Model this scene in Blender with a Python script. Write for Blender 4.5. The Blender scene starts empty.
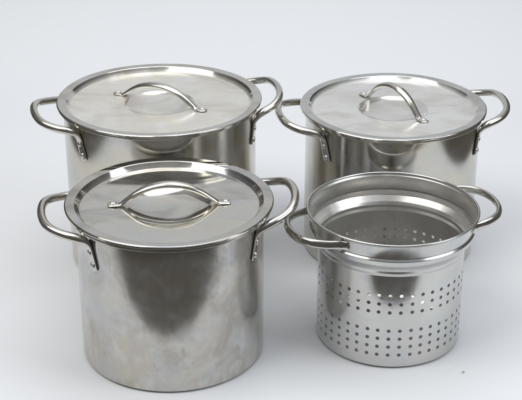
import bpy, bmesh, math, random
from mathutils import Vector, Matrix
random.seed(7)
S = bpy.context.scene
C = S.collection
PI = math.pi
R = math.radians

# ------------------------------------------------------------------ helpers
def link_mesh(name, bm, mat, parent=None, sharp=38):
    bmesh.ops.recalc_face_normals(bm, faces=bm.faces[:])
    for f in bm.faces: f.smooth = True
    lim = R(sharp)
    for e in bm.edges:
        if len(e.link_faces) == 2 and e.calc_face_angle(0) > lim: e.smooth = False
    me = bpy.data.meshes.new(name); bm.to_mesh(me); bm.free()
    me.materials.append(mat)
    o = bpy.data.objects.new(name, me); C.objects.link(o)
    if parent: o.parent = parent
    return o

def thing(name, label, cat, loc=(0, 0, 0), rz=0, group=None):
    o = bpy.data.objects.new(name, None); C.objects.link(o)
    o.empty_display_size = .02
    o.location = loc; o.rotation_euler = (0, 0, rz)
    o['label'] = label; o['category'] = cat
    if group: o['group'] = group
    return o

def fillet(pts, n=5):
    """polyline of (r,z[,radius]) with rounded corners"""
    out = []
    for i, p in enumerate(pts):
        rad = p[2] if len(p) > 2 else 0
        P = Vector(p[:2])
        if rad == 0 or i in (0, len(pts)-1): out.append(P); continue
        A = Vector(pts[i-1][:2]); B = Vector(pts[i+1][:2])
        a = (A-P); b = (B-P); la, lb = a.length, b.length
        a.normalize(); b.normalize()
        ang = a.angle(b)
        t = min(rad/math.tan(ang/2), la*.49, lb*.49)
        p0 = P+a*t; p1 = P+b*t
        for k in range(n+1):
            u = k/n
            out.append(p0*(1-u)**2 + P*2*u*(1-u) + p1*u*u)
    return out

def lathe(bm, prof, segs=192, closed=True, wob=None):
    rings = []
    for (r, z) in prof:
        if r < 1e-6: rings.append([bm.verts.new((0, 0, z))])
        else:
            ring = []
            for i in range(segs):
                a = 2*PI*i/segs
                dz = wob(r, a) if wob else 0
                ring.append(bm.verts.new((r*math.cos(a), r*math.sin(a), z+dz)))
            rings.append(ring)
    n = len(rings)
    for k in range(n if closed else n-1):
        A, B = rings[k], rings[(k+1) % n]
        if len(A) == 1 and len(B) == 1: continue
        for i in range(segs):
            j = (i+1) % segs
            if len(A) == 1: bm.faces.new((A[0], B[i], B[j]))
            elif len(B) == 1: bm.faces.new((A[i], B[0], A[j]))
            else: bm.faces.new((A[i], B[i], B[j], A[j]))

def catmull(pts, per=8):
    """pts: list of tuples (any length); open catmull-rom"""
    P = [pts[0]] + list(pts) + [pts[-1]]
    out = []
    for i in range(1, len(P)-2):
        a, b, c, d = P[i-1], P[i], P[i+1], P[i+2]
        for k in range(per):
            t = k/per
            out.append(tuple(.5*((2*b[m]) + (-a[m]+c[m])*t + (2*a[m]-5*b[m]+4*c[m]-d[m])*t*t + (-a[m]+3*b[m]-3*c[m]+d[m])*t**3) for m in range(len(b))))
    out.append(tuple(P[-2]))
    return out

def sweep(bm, pts, segs=20, power=2.0, keel=0.0):
    """pts: (x,y,z, halfwidth, halfthick, nx,ny,nz).  N = thickness direction reference."""
    rings = []
    n = len(pts)
    for i, p in enumerate(pts):
        P = Vector(p[:3])
        T = (Vector(pts[min(i+1, n-1)][:3])-Vector(pts[max(i-1, 0)][:3])).normalized()
        N = Vector(p[5:8]); N = (N - T*N.dot(T)).normalized()
        W = T.cross(N)
        ring = []
        for k in range(segs):
            a = 2*PI*k/segs
            c, s = math.cos(a), math.sin(a)
            e = 2/power
            cx = math.copysign(abs(c)**e, c); sy = math.copysign(abs(s)**e, s)
            th = p[4]*sy
            if keel: th -= keel*p[4]*cx*cx
            ring.append(bm.verts.new(P + W*(p[3]*cx) + N*th))
        rings.append(ring)
    for i in range(n-1):
        for k in range(segs):
            j = (k+1) % segs
            bm.faces.new((rings[i][k], rings[i][j], rings[i+1][j], rings[i+1][k]))
    bm.faces.new(rings[0][::-1]); bm.faces.new(rings[-1])

def dome(bm, c, n, r, h, segs=16):
    """rivet head: shallow dome on a short collar, centre c, axis n"""
    n = Vector(n).normalized(); c = Vector(c)
    t = n.orthogonal().normalized(); b = n.cross(t)
    prof = [(r, -.0012), (r, .15*h), (r*.93, .45*h), (r*.75, .75*h), (r*.5, .92*h), (r*.25, .99*h)]
    rings = [[bm.verts.new(c + n*z + (t*math.cos(2*PI*i/segs)+b*math.sin(2*PI*i/segs))*q) for i in range(segs)] for q, z in prof]
    top = bm.verts.new(c + n*h)
    for A, B in zip(rings, rings[1:]):
        for i in range(segs): bm.faces.new((A[i], A[(i+1) % segs], B[(i+1) % segs], B[i]))
    for i in range(segs): bm.faces.new((rings[-1][i], rings[-1][(i+1) % segs], top))
    bm.faces.new(rings[0][::-1])

# ---------------------------------------------------------------- materials
class NT:
    def __init__(s, name):
        s.m = bpy.data.materials.new(name); s.m.use_nodes = True
        s.t = s.m.node_tree; s.b = s.t.nodes['Principled BSDF']
    def n(s, typ, **kw):
        o = s.t.nodes.new(typ)
        for k, v in kw.items():
            if k.startswith('_'): setattr(o, k[1:], v)
            else: o.inputs[k.replace('__', ' ')].default_value = v
        return o
    def l(s, a, b): s.t.links.new(a, b)
    def coords(s, scale=(1, 1, 1), off=(0, 0, 0)):
        tc = s.n('ShaderNodeTexCoord'); mp = s.n('ShaderNodeMapping')
        mp.inputs['Scale'].default_value = scale; mp.inputs['Location'].default_value = off
        s.l(tc.outputs['Object'], mp.inputs['Vector']); return mp.outputs['Vector']
    def noise(s, vec, scale, detail=4, rough=.55, dist=0):
        o = s.n('ShaderNodeTexNoise', Scale=scale, Detail=detail, Roughness=rough, Distortion=dist)
        s.l(vec, o.inputs['Vector']); return o.outputs['Fac']
    def ramp(s, fac, a, b, lo=0, hi=1):
        o = s.n('ShaderNodeMapRange'); s.l(fac, o.inputs['Value'])
        o.inputs['From Min'].default_value = a; o.inputs['From Max'].default_value = b
        o.inputs['To Min'].default_value = lo; o.inputs['To Max'].default_value = hi
        return o.outputs['Result']
    def mix(s, fac, a, b):
        o = s.n('ShaderNodeMix', _data_type='RGBA')
        if isinstance(fac, float): o.inputs[0].default_value = fac
        else: s.l(fac, o.inputs[0])
        for q, i in ((a, 6), (b, 7)):
            if isinstance(q, tuple): o.inputs[i].default_value = (*q, 1)
            else: s.l(q, o.inputs[i])
        return o.outputs[2]
    def math(s, op, a, b=None):
        o = s.n('ShaderNodeMath', _operation=op)
        for q, i in ((a, 0), (b, 1)):
            if q is None: continue
            if isinstance(q, (int, float)): o.inputs[i].default_value = q
            else: s.l(q, o.inputs[i])
        return o.outputs[0]

def steel(name, base=(.66, .645, .61), tint=(.66, .61, .50), blue=(.56, .60, .65), rlo=.12, rhi=.26, film=.25,
          stain=9, seed=0., aniso=0., around=True, scratch=.012, lines=0., axis='Z', clean_r=0., dish=0., drip=0., even=.5, smudge=0.):
    """worn stainless steel: stain film, roughness mottling, fine scratches, turned lines"""
    k = NT(name)
    v = k.coords(off=(seed, seed*.7, -seed))
    big = k.noise(v, stain, 4, .55, .8)
    mid = k.noise(v, stain*2.6, 4, .52, .5)
    fine = k.noise(v, stain*30, 3, .6)
    c = k.mix(k.ramp(big, .35, .72), base, tint)
    c = k.mix(k.ramp(mid, .45, .80, 0, .7), c, blue)
    c = k.mix(k.ramp(fine, .55, .85, 0, .22), c, (.36, .34, .31))
    if smudge:
        sn = k.noise(k.coords((9, 17, 12), (seed*2, 3, 1)), 1.0, 4, .6, 1.2)
        c = k.mix(k.ramp(sn, .46, .64, 0, smudge), c, (.38, .35, .30))
    if drip:
        dn = k.noise(k.coords((110, 110, 26), (seed*3, 0, 1)), 1.0, 2, .5)
        c = k.mix(k.ramp(dn, .68, .74, 0, drip), c, (.30, .28, .24))
        dn = k.noise(k.coords((60, 60, 34), (seed*5, 2, 1)), 1.0, 3, .6)
        c = k.mix(k.ramp(dn, .52, .74, 0, drip), c, (.74, .76, .78))
    k.l(c, k.b.inputs['Base Color'])
    # hazy mineral film = less metallic, rougher
    f = k.math('ADD', k.math('MULTIPLY', k.ramp(mid, .25, .80), 1-even), k.math('MULTIPLY', k.ramp(big, .2, .8, even, 1.0), even))
    if clean_r:
        sx = k.n('ShaderNodeSeparateXYZ'); k.l(k.coords(), sx.inputs[0])
        r2 = k.math('SQRT', k.math('ADD', k.math('MULTIPLY', sx.outputs[0], sx.outputs[0]), k.math('MULTIPLY', sx.outputs[1], sx.outputs[1])))
        inner = k.ramp(r2, clean_r, clean_r+.003, 1, 0)
        ring = k.math('MULTIPLY', k.ramp(r2, dish*.45, dish*.8, 0, 1), k.ramp(r2, dish-.0005, dish+.002, 1, 0))
        inner = k.math('MULTIPLY', inner, k.ramp(ring, 0, 1, 1, .4))
        f = k.math('MULTIPLY', f, inner)
    k.l(k.ramp(f, 0, 1, 1, 1-film), k.b.inputs['Metallic'])
    rr = k.math('ADD', k.ramp(big, .3, .7, rlo, rhi), k.ramp(mid, .45, .75, 0, .10))
    if clean_r: rr = k.math('MULTIPLY', rr, k.ramp(inner, 0, 1, .45, 1))
    k.l(rr, k.b.inputs['Roughness'])
    if aniso:
        k.b.inputs['Anisotropic'].default_value = aniso
        tg = k.n('ShaderNodeTangent', _direction_type='RADIAL', _axis=axis)
        k.l(tg.outputs[0], k.b.inputs['Tangent'])
    # bump: scratches stretched one way + dents
    sc = k.noise(k.coords((60, 60, 900) if around else (900, 60, 60), (seed, 0, 0)), 1.0, 3, .6)
    sc2 = k.noise(k.coords((220, 700, 160), (0, seed, 0)), 1.0, 2, .6)
    dent = k.noise(v, 22, 1, .4)
    h = k.math('ADD', k.math('MULTIPLY', sc, lines), k.math('MULTIPLY', sc2, scratch))
    h = k.math('ADD', h, k.math('MULTIPLY', dent, .25))
    bp = k.n('ShaderNodeBump', Strength=.6, Distance=.0006)
    k.l(h, bp.inputs['Height']); k.l(bp.outputs[0], k.b.inputs['Normal'])
    return k.m

M = {}
M['front_body'] = steel('worn_steel_front_body', base=(.58, .57, .545), tint=(.56, .525, .45), blue=(.47, .50, .55), smudge=.75, scratch=.03, lines=.02, rlo=.11, rhi=.21, film=.40, stain=10, seed=1.3, aniso=.3, drip=.5)
M['rear_body'] = steel('brushed_steel_rear_body', base=(.58, .56, .515), rlo=.10, rhi=.18, film=.14, stain=9, seed=4.1, aniso=.7, drip=.15)
M['right_body'] = steel('brushed_steel_right_body', base=(.58, .56, .515), rlo=.09, rhi=.15, film=.10, stain=9, seed=8.6, aniso=.7, drip=.1)
M['front_lid'] = steel('stained_steel_front_lid', base=(.68, .67, .64), tint=(.66, .62, .54), blue=(.56, .60, .65), smudge=.6, rlo=.05, rhi=.12, film=.10, stain=12, seed=2.2, clean_r=.113, dish=.053, even=.75)
M['rear_lid'] = steel('cloudy_steel_rear_lid', base=(.74, .73, .69), tint=(.70, .66, .58), blue=(.72, .72, .71), smudge=.35, rlo=.18, rhi=.25, film=.50, stain=10, seed=5.2, clean_r=.128, dish=.049, even=.8)
M['right_lid'] = steel('cloudy_steel_right_lid', base=(.74, .735, .715), tint=(.70, .68, .645), blue=(.71, .72, .73), smudge=.35, rlo=.16, rhi=.22, film=.48, stain=11, seed=9.7, clean_r=.117, dish=.050, even=.85)
M['insert'] = steel('polished_steel_insert', base=(.64, .635, .615), tint=(.60, .585, .55), rlo=.11, rhi=.16, film=.14, stain=12, seed=3.7, aniso=.35, lines=.03)
M['inside'] = steel('brushed_steel_inside', base=(.59, .58, .55), tint=(.57, .55, .51), blue=(.54, .55, .56), rlo=.22, rhi=.30, film=.30, stain=12, seed=3.9, aniso=.6, lines=.10)
M['base'] = steel('shade_dark_rough_base', base=(.16, .155, .145), tint=(.14, .13, .12), blue=(.15, .16, .17), rlo=.45, rhi=.6, film=.2, stain=20, seed=3.1)  # insert floor: dark colour paints in shade so the holes read dark
M['cut'] = steel('shade_dark_cut_edge', base=(.20, .195, .18), tint=(.17, .16, .14), blue=(.18, .18, .19), rlo=.5, rhi=.6, film=.1, stain=60, seed=3.3)  # hole edges: shade painted into the colour, darker than the wall steel
M['handle'] = steel('polished_steel_handle', base=(.60, .585, .55), rlo=.08, rhi=.16, film=.08, stain=40, seed=6.1)
M['rivet'] = steel('dull_aluminium_rivet', base=(.72, .72, .71), tint=(.68, .68, .66), rlo=.25, rhi=.36, film=.25, stain=90, seed=7.1)

k = NT('white_paper')
v = k.coords()
n1 = k.noise(v, 3.0, 3, .5); n2 = k.noise(v, 160, 3, .6)
k.l(k.mix(n1, (.695, .71, .733), (.71, .72, .738)), k.b.inputs['Base Color'])
k.b.inputs['Roughness'].default_value = .62
k.b.inputs['Specular IOR Level'].default_value = .3
bp = k.n('ShaderNodeBump', Strength=.08, Distance=.0006); k.l(n2, bp.inputs['Height']); k.l(bp.outputs[0], k.b.inputs['Normal'])
M['paper'] = k.m
k = NT('grey_crumb')
k.l(k.mix(k.noise(k.coords(), 900), (.20, .19, .18), (.38, .36, .34)), k.b.inputs['Base Color']); k.b.inputs['Roughness'].default_value = .9
M['crumb'] = k.m

# ---------------------------------------------------------------- backdrop
def backdrop():
    bm = bmesh.new()
    y0, yw, rad, top, hw, th = 1.247, 2.75, .42, 1.9, .60, .004
    prof = []
    n = 90
    for i in range(n+1): prof.append((y0+(yw-rad-y0)*i/n, 0, 0, 1))
    for i in range(1, 25):
        a = PI/2*i/24; prof.append((yw-rad+rad*math.sin(a), rad-rad*math.cos(a), -math.sin(a), math.cos(a)))
    for i in range(1, 12): prof.append((yw, rad+(top-rad)*i/11, -1, 0))
    m = 80
    def bump(x, y):                         # the paper is not perfectly flat
        h = .0009*math.sin(x*7+y*4+.6)*math.sin(y*9-x*3)
        # a soft crease across the front right
        yc = 1.405+(x-.1)*.10
        if x > .12: h += .0007*math.exp(-((y-yc)/.006)**2)*min(1, (x-.12)/.1)
        return h - .0009
    T, B = [], []
    for (y, z, ny, nz) in prof:
        rt, rb = [], []
        for j in range(m+1):
            x = -hw+2*hw*j/m
            d = bump(x, y) if z == 0 else -.0009
            rt.append(bm.verts.new((x, y+ny*d, z+nz*d))); rb.append(bm.verts.new((x, y-ny*th, z-nz*th)))
        T.append(rt); B.append(rb)
    for G in (T, B):
        for i in range(len(G)-1):
            for j in range(m): bm.faces.new((G[i][j], G[i][j+1], G[i+1][j+1], G[i+1][j]))
    for j in range(m):
        bm.faces.new((T[0][j], T[0][j+1], B[0][j+1], B[0][j])); bm.faces.new((T[-1][j], T[-1][j+1], B[-1][j+1], B[-1][j]))
    for i in range(len(T)-1):
        bm.faces.new((T[i][0], T[i+1][0], B[i+1][0], B[i][0])); bm.faces.new((T[i][m], T[i+1][m], B[i+1][m], B[i][m]))
    o = link_mesh('backdrop', bm, M['paper']); o['kind'] = 'structure'
backdrop()

# ---------------------------------------------------------------- stock pots
def side_handle(parent, rb, ht, az, mat, out=.041, lift=0.):
    """bent rod with two flattened, splayed tabs riveted to the wall"""
    sgn_pts = []
    half = [  # off, v, z-ht, halfwidth, halfthick, kind(0 tab .. 1 rod)
        (.0012, .0728, -.0530, .0030, .0008, 0), (.0013, .0724, -.0519, .0056, .0011, 0), (.0014, .0710, -.0475, .0068, .0013, 0),
        (.0016, .0678, -.0370, .0068, .0014, 0), (.0022, .0645, -.0240, .0064, .0022, 0),
        (.0052, .0622, -.0155, .0058, .0042, .45), (.0110, .0595, -.0108, .0053, .0050, .95), (.0190, .0540, -.0080, .0051, .0051, 1),
        (.0275, .0462, -.0055, .0051, .0051, 1), (.0350, .0350, -.0035, .0051, .0051, 1), (.0393, .0195, -.0020, .0051, .0051, 1), (.0408, .0, -.0015, .0051, .0051, 1)]
    half = [(o*(out/.041) if o > .008 else o, v, z+lift*max(0, o-.0052)/.0356, a, b, c) for o, v, z, a, b, c in half]
    full = half + [(o, -v, z, a, b, c) for o, v, z, a, b, c in half[-2::-1]]
    full = catmull(full, 6)
    pts = []
    d = Vector((math.cos(az), math.sin(az), 0)); t = Vector((-math.sin(az), math.cos(az), 0))
    for (o, v, z, a, b, c) in full:
        # tabs follow the cylinder; the loop leaves it
        th = v/(rb)
        rad = Vector((math.cos(az+th), math.sin(az+th), 0))
        onc = rad*(rb+o)
        uu = rb*math.cos(.0595/rb)+o - .002
        sv = rb*math.sin(abs(v)/rb)*(1 if v > 0 else -1)
        fr = d*uu + t*sv
        # base point of straight part at loop height: shift outward so max = rb+out
        w = min(1, max(0, (o-.0046)/.022)); w = w*w*(3-2*w)
        loop = d*(rb+o) + t*sv*1.0
        P = onc*(1-w) + loop*w
        N = rad*(1-c) + Vector((0, 0, -1))*c
        pts.append((P.x, P.y, ht+z, a, b, N.x, N.y, N.z))
    bm = bmesh.new(); sweep(bm, pts, 20, 2.2)
    h = link_mesh('handle', bm, mat, parent, sharp=50)
    for s in (1, -1):
        for (v, z) in ((.0657, -.0300), (.0704, -.0455)):
            th = s*v/rb; rad = Vector((math.cos(az+th), math.sin(az+th), 0))
            bm = bmesh.new(); dome(bm, Vector((0, 0, ht+z))+rad*(rb+.0030), rad, .0040, .0020)
            link_mesh('rivet', bm, M['rivet'], h, sharp=60)
    return h

def stock_pot(label, loc, rb, H, lidR, az, bodymat, gap, right=(.041, 0)):
    """H: height of the top of the lid flange"""
    ht = H - gap
    t = thing('stock_pot', label, 'pot', (loc[0], loc[1], 0), 0, 'lidded steel stock pots')
    ro = lidR - .0035
    prof = fillet([(0, .0014), (rb-.012, .0014, .002), (rb-.009, .0002, .001), (rb, .0002, .0065), (rb, ht-.0012, .0012), (ro, ht-.0012, .0012), (ro-.0006, ht-.0042, .0005),
                   (ro+.0010, ht-.0042, .0008), (ro+.0010, ht, .0014), (rb-.0012, ht, .0015), (rb-.0012, .003, .007), (0, .003)])
    bm = bmesh.new(); lathe(bm, prof, 192, closed=False)
    link_mesh('body', bm, bodymat, t)
    side_handle(t, rb, ht, az, M['handle'], *right); side_handle(t, rb, ht, az+PI, M['handle'])
    return t

def pot_lid(label, loc, H, lidR, rot, dish, mat, tilt=(0, 0), hh=.028, L=.0765, pd=.0082):
    t = thing('pot_lid', label, 'lid', (loc[0], loc[1], H), 0, 'lids on the stock pots')
    t.rotation_euler = (tilt[0], tilt[1], 0)
    Rr = lidR; w = .0125; th = .0011
    top = [(0, -pd-.0080)] + [(dish*x, -pd-.0080*(1-x**3.2)) for x in [q/14 for q in range(1, 14)]] + [(dish*.968, -pd-.00064), (dish, -pd, .0006), (dish+.003, -pd+.0002, .002),
           ((dish+Rr)*.5, -pd+.0012), (Rr-w-.0055, -pd, .0016), (Rr-w, -.0004, .0022), (Rr-.0012, 0, .0012)]
    lip = [(Rr, -.0012, .0006), (Rr, -.0034, .0003), (Rr-.0012, -.0034, .0003)]
    bot = [(Rr-.0012, -.0013, .0004)] + [(r-.0003 if i else r, z-th) for i, (r, z) in enumerate([(0, -pd-.0080), (dish*.5, -pd-.0072), (dish*.75, -pd-.0049), (dish*.9, -pd-.0025), (dish, -pd), ((dish+Rr)*.5, -pd+.0012), (Rr-w-.0055, -pd), (Rr-w, -.0004)])][::-1]
    bm = bmesh.new()
    ph = random.random()*6
    wob = lambda r, a: .00035*math.sin(3*a+ph)*min(1, r/.1) + .0002*math.sin(5*a+2*ph)*min(1, r/.1)
    lathe(bm, fillet(top+lip+bot), 192, closed=False, wob=wob)
    link_mesh('lid_plate', bm, mat, t)
    # bridge handle
    d = Vector((math.cos(rot), math.sin(rot), 0)); z0 = -pd+.0010
    q0 = L/.0765
    half = [(-L, .0014, .0020, .0008), (-L+.0010, .0014, .0048, .0010), (-L+.004, .0014, .0064, .0011), (-L+.011, .0014, .0063, .0012), (-.0610, .0018, .0054, .0018),
            (-.0560, .0052, .0050, .0024), (-.0430, .0150, .0057, .0028), (-.0300, .0222, .0064, .0030), (-.0150, .0268, .0070, .0031), (0, .0284, .0072, .0031)]
    half = [(s*q0 if s > -.0615 else s, z, a, b) for s, z, a, b in half]
    full = half + [(-s, z, a, b) for s, z, a, b in half[-2::-1]]
    full = catmull([(s, z*(hh/.028) if z > .002 else z, a, b) for s, z, a, b in full], 6)
    pts = [((d*s).x, (d*s).y, z0+z, a, b, 0, 0, 1) for s, z, a, b in full]
    bm = bmesh.new(); sweep(bm, pts, 20, 2.5, keel=.55)
    h = link_mesh('lid_handle', bm, M['handle'], t, sharp=60)
    for s in (-1, 1):
        p = d*(s*(L-.0065))
        bm = bmesh.new(); dome(bm, (p.x, p.y, z0+.0026), (0, 0, 1), .0036, .0018)
        link_mesh('rivet', bm, M['rivet'], h, sharp=60)
    return t

FL = (-.1141, 1.4729); SI = (.1682, 1.5064); BL = (-.1441, 1.7439); BR = (.1903, 1.7656)
stock_pot('shorter dull stained steel pot in front on the left, beside the perforated insert', FL, .1172, .2094, .130, R(8), M['front_body'], .0052, (.040, .009))
pot_lid('stained steel lid with a low arched handle, on the front left pot', FL, .2094, .130, R(3), .053, M['front_lid'], (R(.25), 0), .0275)
stock_pot('widest steel pot at the back left, behind the stained front pot', BL, .1362, .2413, .1453, R(14), M['rear_body'], .0036, (.036, .007))
pot_lid('widest cloudy steel lid with warm water stains, on the back left pot', BL, .2413, .1453, R(-28), .049, M['rear_lid'], (0, 0), .0255)
stock_pot('steel pot at the back right, behind the perforated insert', BR, .1255, .2223, .1339, R(7), M['right_body'], .0036, (.038, .005))
pot_lid('cloudy grey steel lid with steeply turned arched handle, on the back right pot', BR, .2223, .1339, R(-54), .050, M['right_lid'], (0, 0), .0335, .0715, .0065)

# ---------------------------------------------------------------- perforated insert
def insert(loc):
    t = thing('pasta_insert', 'open perforated steel pasta insert with rows of holes, in front on the right', 'strainer', (loc[0], loc[1], 0))
    rw, th, NC = .0943, .0006, 43
    NS = NC*4
    hr = .00245
    bm = bmesh.new()
    low = [.0195+.0117*i for i in range(4)]; up = [.0808+.0117*i for i in range(3)]
    hz = .0117/2
    colj = [random.uniform(-.007, .007) for _ in range(NC)]
    def P(r, a, z): return bm.verts.new((r*math.cos(a), r*math.sin(a), z))
    def ring(r, z): return [P(r, 2*PI*i/NS, z) for i in range(NS)]
    def join(A, B):
        for i in range(NS): bm.faces.new((A[i], A[(i+1) % NS], B[(i+1) % NS], B[i]))
    def cells(zc):
        lay = {}
        for key, r in (('o', rw), ('i', rw-th)):
            rows = [ring(r, zc-hz+hz*2*q/4) for q in range(5)]
            lay[key] = rows
        for c in range(NC):
            hol = {}
            jz = random.uniform(-.00012, .00012); ja = random.uniform(-.0015, .0015)+colj[c]
            for key, r in (('o', rw), ('i', rw-th)):
                rows = lay[key]
                b = [rows[0][(4*c+q) % NS] for q in range(5)] + [rows[q][(4*c+4) % NS] for q in range(1, 5)] + [rows[4][(4*c+q) % NS] for q in (3, 2, 1, 0)] + [rows[q][4*c] for q in (3, 2, 1)]
                ac = 2*PI*(4*c+2)/NS + ja
                h = []
                for q in range(16):
                    an = R(-135)+2*PI*q/16
                    h.append(P(r, ac+hr*math.cos(an)/rw, zc+jz+hr*math.sin(an)))
                for q in range(16): bm.faces.new((b[q], b[(q+1) % 16], h[(q+1) % 16], h[q]))
                hol[key] = h
            for q in range(16): bm.faces.new((hol['o'][q], hol['o'][(q+1) % 16], hol['i'][(q+1) % 16], hol['i'][q])).material_index = 1
        # drop interior unused verts of the middle rows
        return lay['o'][0], lay['o'][4], lay['i'][0], lay['i'][4]
    # outer/inner base
    po = fillet([(.0845, .0009), (.085, .0002, .0004), (rw, .0002, .0075), (rw, .0125)])
    pi = [(.0845, .0022), (rw-.006, .0035), (rw-.0025, .0065), (rw-th, .0105)]
    ro = [ring(r, z) for r, z in po]; ri = [ring(r, z) for r, z in pi]
    for A, B in zip(ro, ro[1:]): join(A, B)
    for A, B in zip(ri, ri[1:]): join(A, B)
    join(ro[0], ri[0])
    lo, li = ro[-1], ri[-1]
    for zc in low+up:
        a, b, c, d = cells(zc)
        join(lo, a); join(li, c); lo, li = b, d
    outp = fillet([(rw, .1105), (rw, .1325, .003), (rw+.0016, .1362, .0016), (rw+.0018, .1400, .002), (rw+.0040, .1440, .003), (rw+.0100, .1510, .004), (.1052, .1548, .0015),
                   (.1060, .1580, .0012), (.1036, .1608, .0015), (.1062, .1780, .002), (.1090, .1800, .001)], 4)
    # rolled lip
    lip = [(.1090+.0016*math.cos(a)-.0001, .1815+.0015*math.sin(a)) for a in [R(-60+x) for x in range(0, 241, 24)]]
    outer = outp[1:-1] + [Vector(p) for p in lip]
    innp = [(p.x-th, p.y+.0003) for p in outp[1:-1]]
    prev = lo
    for r, z in outer:
        q = ring(r, z); join(prev, q); prev = q
    top = prev
    prev = li
    for r, z in innp:
        q = ring(r, z); join(prev, q); prev = q
    join(prev, top)
    loose = [v for v in bm.verts if not v.link_faces]
    bmesh.ops.delete(bm, geom=loose, context='VERTS')
    bmesh.ops.rotate(bm, verts=bm.verts[:], cent=(0, 0, 0), matrix=Matrix.Rotation(R(1.6), 3, 'Z'))
    me = link_mesh('perforated_body', bm, M['insert'], t, sharp=35).data
    me.materials.append(M['cut']); me.materials.append(M['inside'])
    for p in me.polygons:                   # the inner wall keeps its coarser brushed finish
        c = p.center; rr = math.hypot(c.x, c.y)
        if p.material_index == 0 and c.z < .1806 and (c.x*p.normal.x+c.y*p.normal.y)/rr < -.15: p.material_index = 2
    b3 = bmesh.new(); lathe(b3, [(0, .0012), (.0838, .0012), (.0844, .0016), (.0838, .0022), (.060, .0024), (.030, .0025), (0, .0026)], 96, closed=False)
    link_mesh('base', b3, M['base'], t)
    # strap handles welded to the collar
    rb = .1050
    for az, ko, lf in ((R(14), .94, .0045), (R(200), .94, 0)):
        half = [(.0009, .0690, .0034, .0006), (.0011, .0683, .0050, .0010), (.0013, .0650, .0054, .0013), (.0024, .0598, .0054, .0018), (.0064, .0545, .0052, .0026),
                (.0140, .0488, .0050, .0029), (.0240, .0400, .0050, .0034), (.0325, .0260, .0050, .0034), (.0362, .0110, .0050, .0034), (.0368, 0, .0050, .0034)]
        half = [(o*ko if o > .003 else o, v*(.92 if az > 3 else 1), a*(1.1 if v < .066 else 1), b) for o, v, a, b in half]
        full = catmull(half + [(o, -v, a, b) for o, v, a, b in half[-2::-1]], 6)
        d = Vector((math.cos(az), math.sin(az), 0)); tt = Vector((-math.sin(az), math.cos(az), 0))
        pos = []
        for o, v, a, b in full:
            th_ = v/rb
            rad = Vector((math.cos(az+th_), math.sin(az+th_), 0))
            w = min(1, max(0, (o-.002)/.02)); w = w*w*(3-2*w)
            P_ = rad*(rb+o)*(1-w) + (d*(rb+o)+tt*rb*math.sin(th_))*w
            pos.append((P_, a, b, w))
        pts = []
        for i, (p, a, b, w) in enumerate(pos):
            T = (pos[min(i+1, len(pos)-1)][0]-pos[max(i-1, 0)][0]).normalized()
            N = Vector((0, 0, 1)).cross(T); R_ = p.length
            if i == 0: sg = 1 if N.dot(p) > 0 else -1
            N = N*sg + Vector((0, 0, .28*(min(1, max(0, (R_-rb)/.034)))))
            pts.append((p.x, p.y, .1695+.001*w+lf*min(1, max(0, (R_-rb)/.034)), a, b, N.x, N.y, N.z))
        b2 = bmesh.new(); sweep(b2, pts, 20, 2.2)
        link_mesh('handle', b2, M['handle'], t, sharp=55)
    return t
insert(SI)

# crumb on the paper, right of the insert
bm = bmesh.new()
bmesh.ops.create_icosphere(bm, subdivisions=3, radius=1)
for v in bm.verts:
    n = 1+.22*math.sin(5*v.co.x+2)*math.cos(4*v.co.y)+.15*math.sin(9*v.co.z+v.co.x*6)
    v.co = Vector((v.co.x*.0019*n, v.co.y*.0008*n, v.co.z*.0005*n))
o = link_mesh('crumb', bm, M['crumb']); o.location = (.2555, 1.4035, .0004); o.rotation_euler = (0, 0, R(38))
o['label'] = 'tiny grey crumb lying on the white paper right of the insert'; o['category'] = 'crumb'

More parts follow.
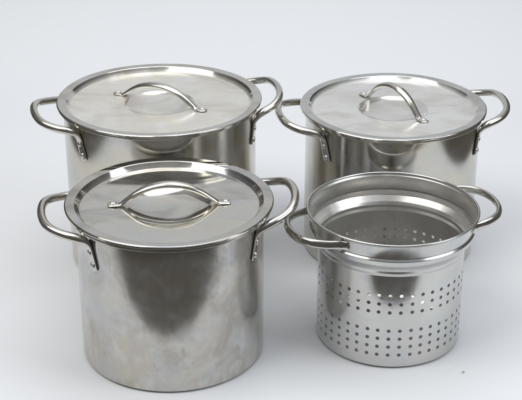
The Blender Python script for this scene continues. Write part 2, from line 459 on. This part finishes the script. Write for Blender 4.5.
# ---------------------------------------------------------------- light
def area(name, loc, target, sx, sy, power, col=(1, 1, 1)):
    L = bpy.data.lights.new(name, 'AREA'); L.shape = 'RECTANGLE'; L.size = sx; L.size_y = sy; L.energy = power; L.color = col
    o = bpy.data.objects.new(name, L); C.objects.link(o); o.location = loc
    o.rotation_euler = (Vector(target)-Vector(loc)).to_track_quat('-Z', 'Y').to_euler()
    return o
area('key_softbox', (-1.3, .9, 2.3), (0, 1.6, .1), 1.7, 1.6, 33, (1, .985, .96))
area('overhead_softbox', (.3, 1.9, 2.6), (0, 1.6, 0), 2.2, 1.8, 23, (.95, .975, 1))
area('side_fill', (2.2, .7, 1.6), (0, 1.6, .2), 1.4, 1.4, 23, (.92, .96, 1))  # added fill lamp from the right, not a real window

W = bpy.data.worlds.new('World'); S.world = W; W.use_nodes = True
nt = W.node_tree; bg = nt.nodes['Background']
tc = nt.nodes.new('ShaderNodeTexCoord'); sp = nt.nodes.new('ShaderNodeSeparateXYZ'); rp = nt.nodes.new('ShaderNodeValToRGB'); mr = nt.nodes.new('ShaderNodeMapRange')
nt.links.new(tc.outputs['Generated'], sp.inputs[0]); nt.links.new(sp.outputs['Z'], mr.inputs['Value'])
mr.inputs['From Min'].default_value = -1; mr.inputs['From Max'].default_value = 1
nt.links.new(mr.outputs[0], rp.inputs[0]); nt.links.new(rp.outputs[0], bg.inputs[0])
e = rp.color_ramp.elements
e[0].position = 0; e[0].color = (.062, .057, .050, 1)
e[1].position = 1; e[1].color = (.55, .56, .58, 1)
for pos, c in ((.40, (.070, .065, .058)), (.50, (.075, .073, .070)), (.68, (.075, .075, .078)), (.80, (.16, .16, .165)), (.9, (.32, .325, .33))):
    q = e.new(pos); q.color = (*c, 1)
bg.inputs[1].default_value = 1.0

# ---------------------------------------------------------------- camera
cam = bpy.data.cameras.new('camera'); co = bpy.data.objects.new('camera', cam); C.objects.link(co)
cam.sensor_width = 36; cam.lens = 1309.6/522*36; cam.clip_start = .05; cam.clip_end = 100
co.location = (0, 0, .9033); co.rotation_euler = (PI/2-.4412, 0, 0)
S.camera = co
S.view_settings.view_transform = 'Standard'; S.view_settings.look = 'None'
S.view_settings.exposure = .24; S.view_settings.gamma = 1
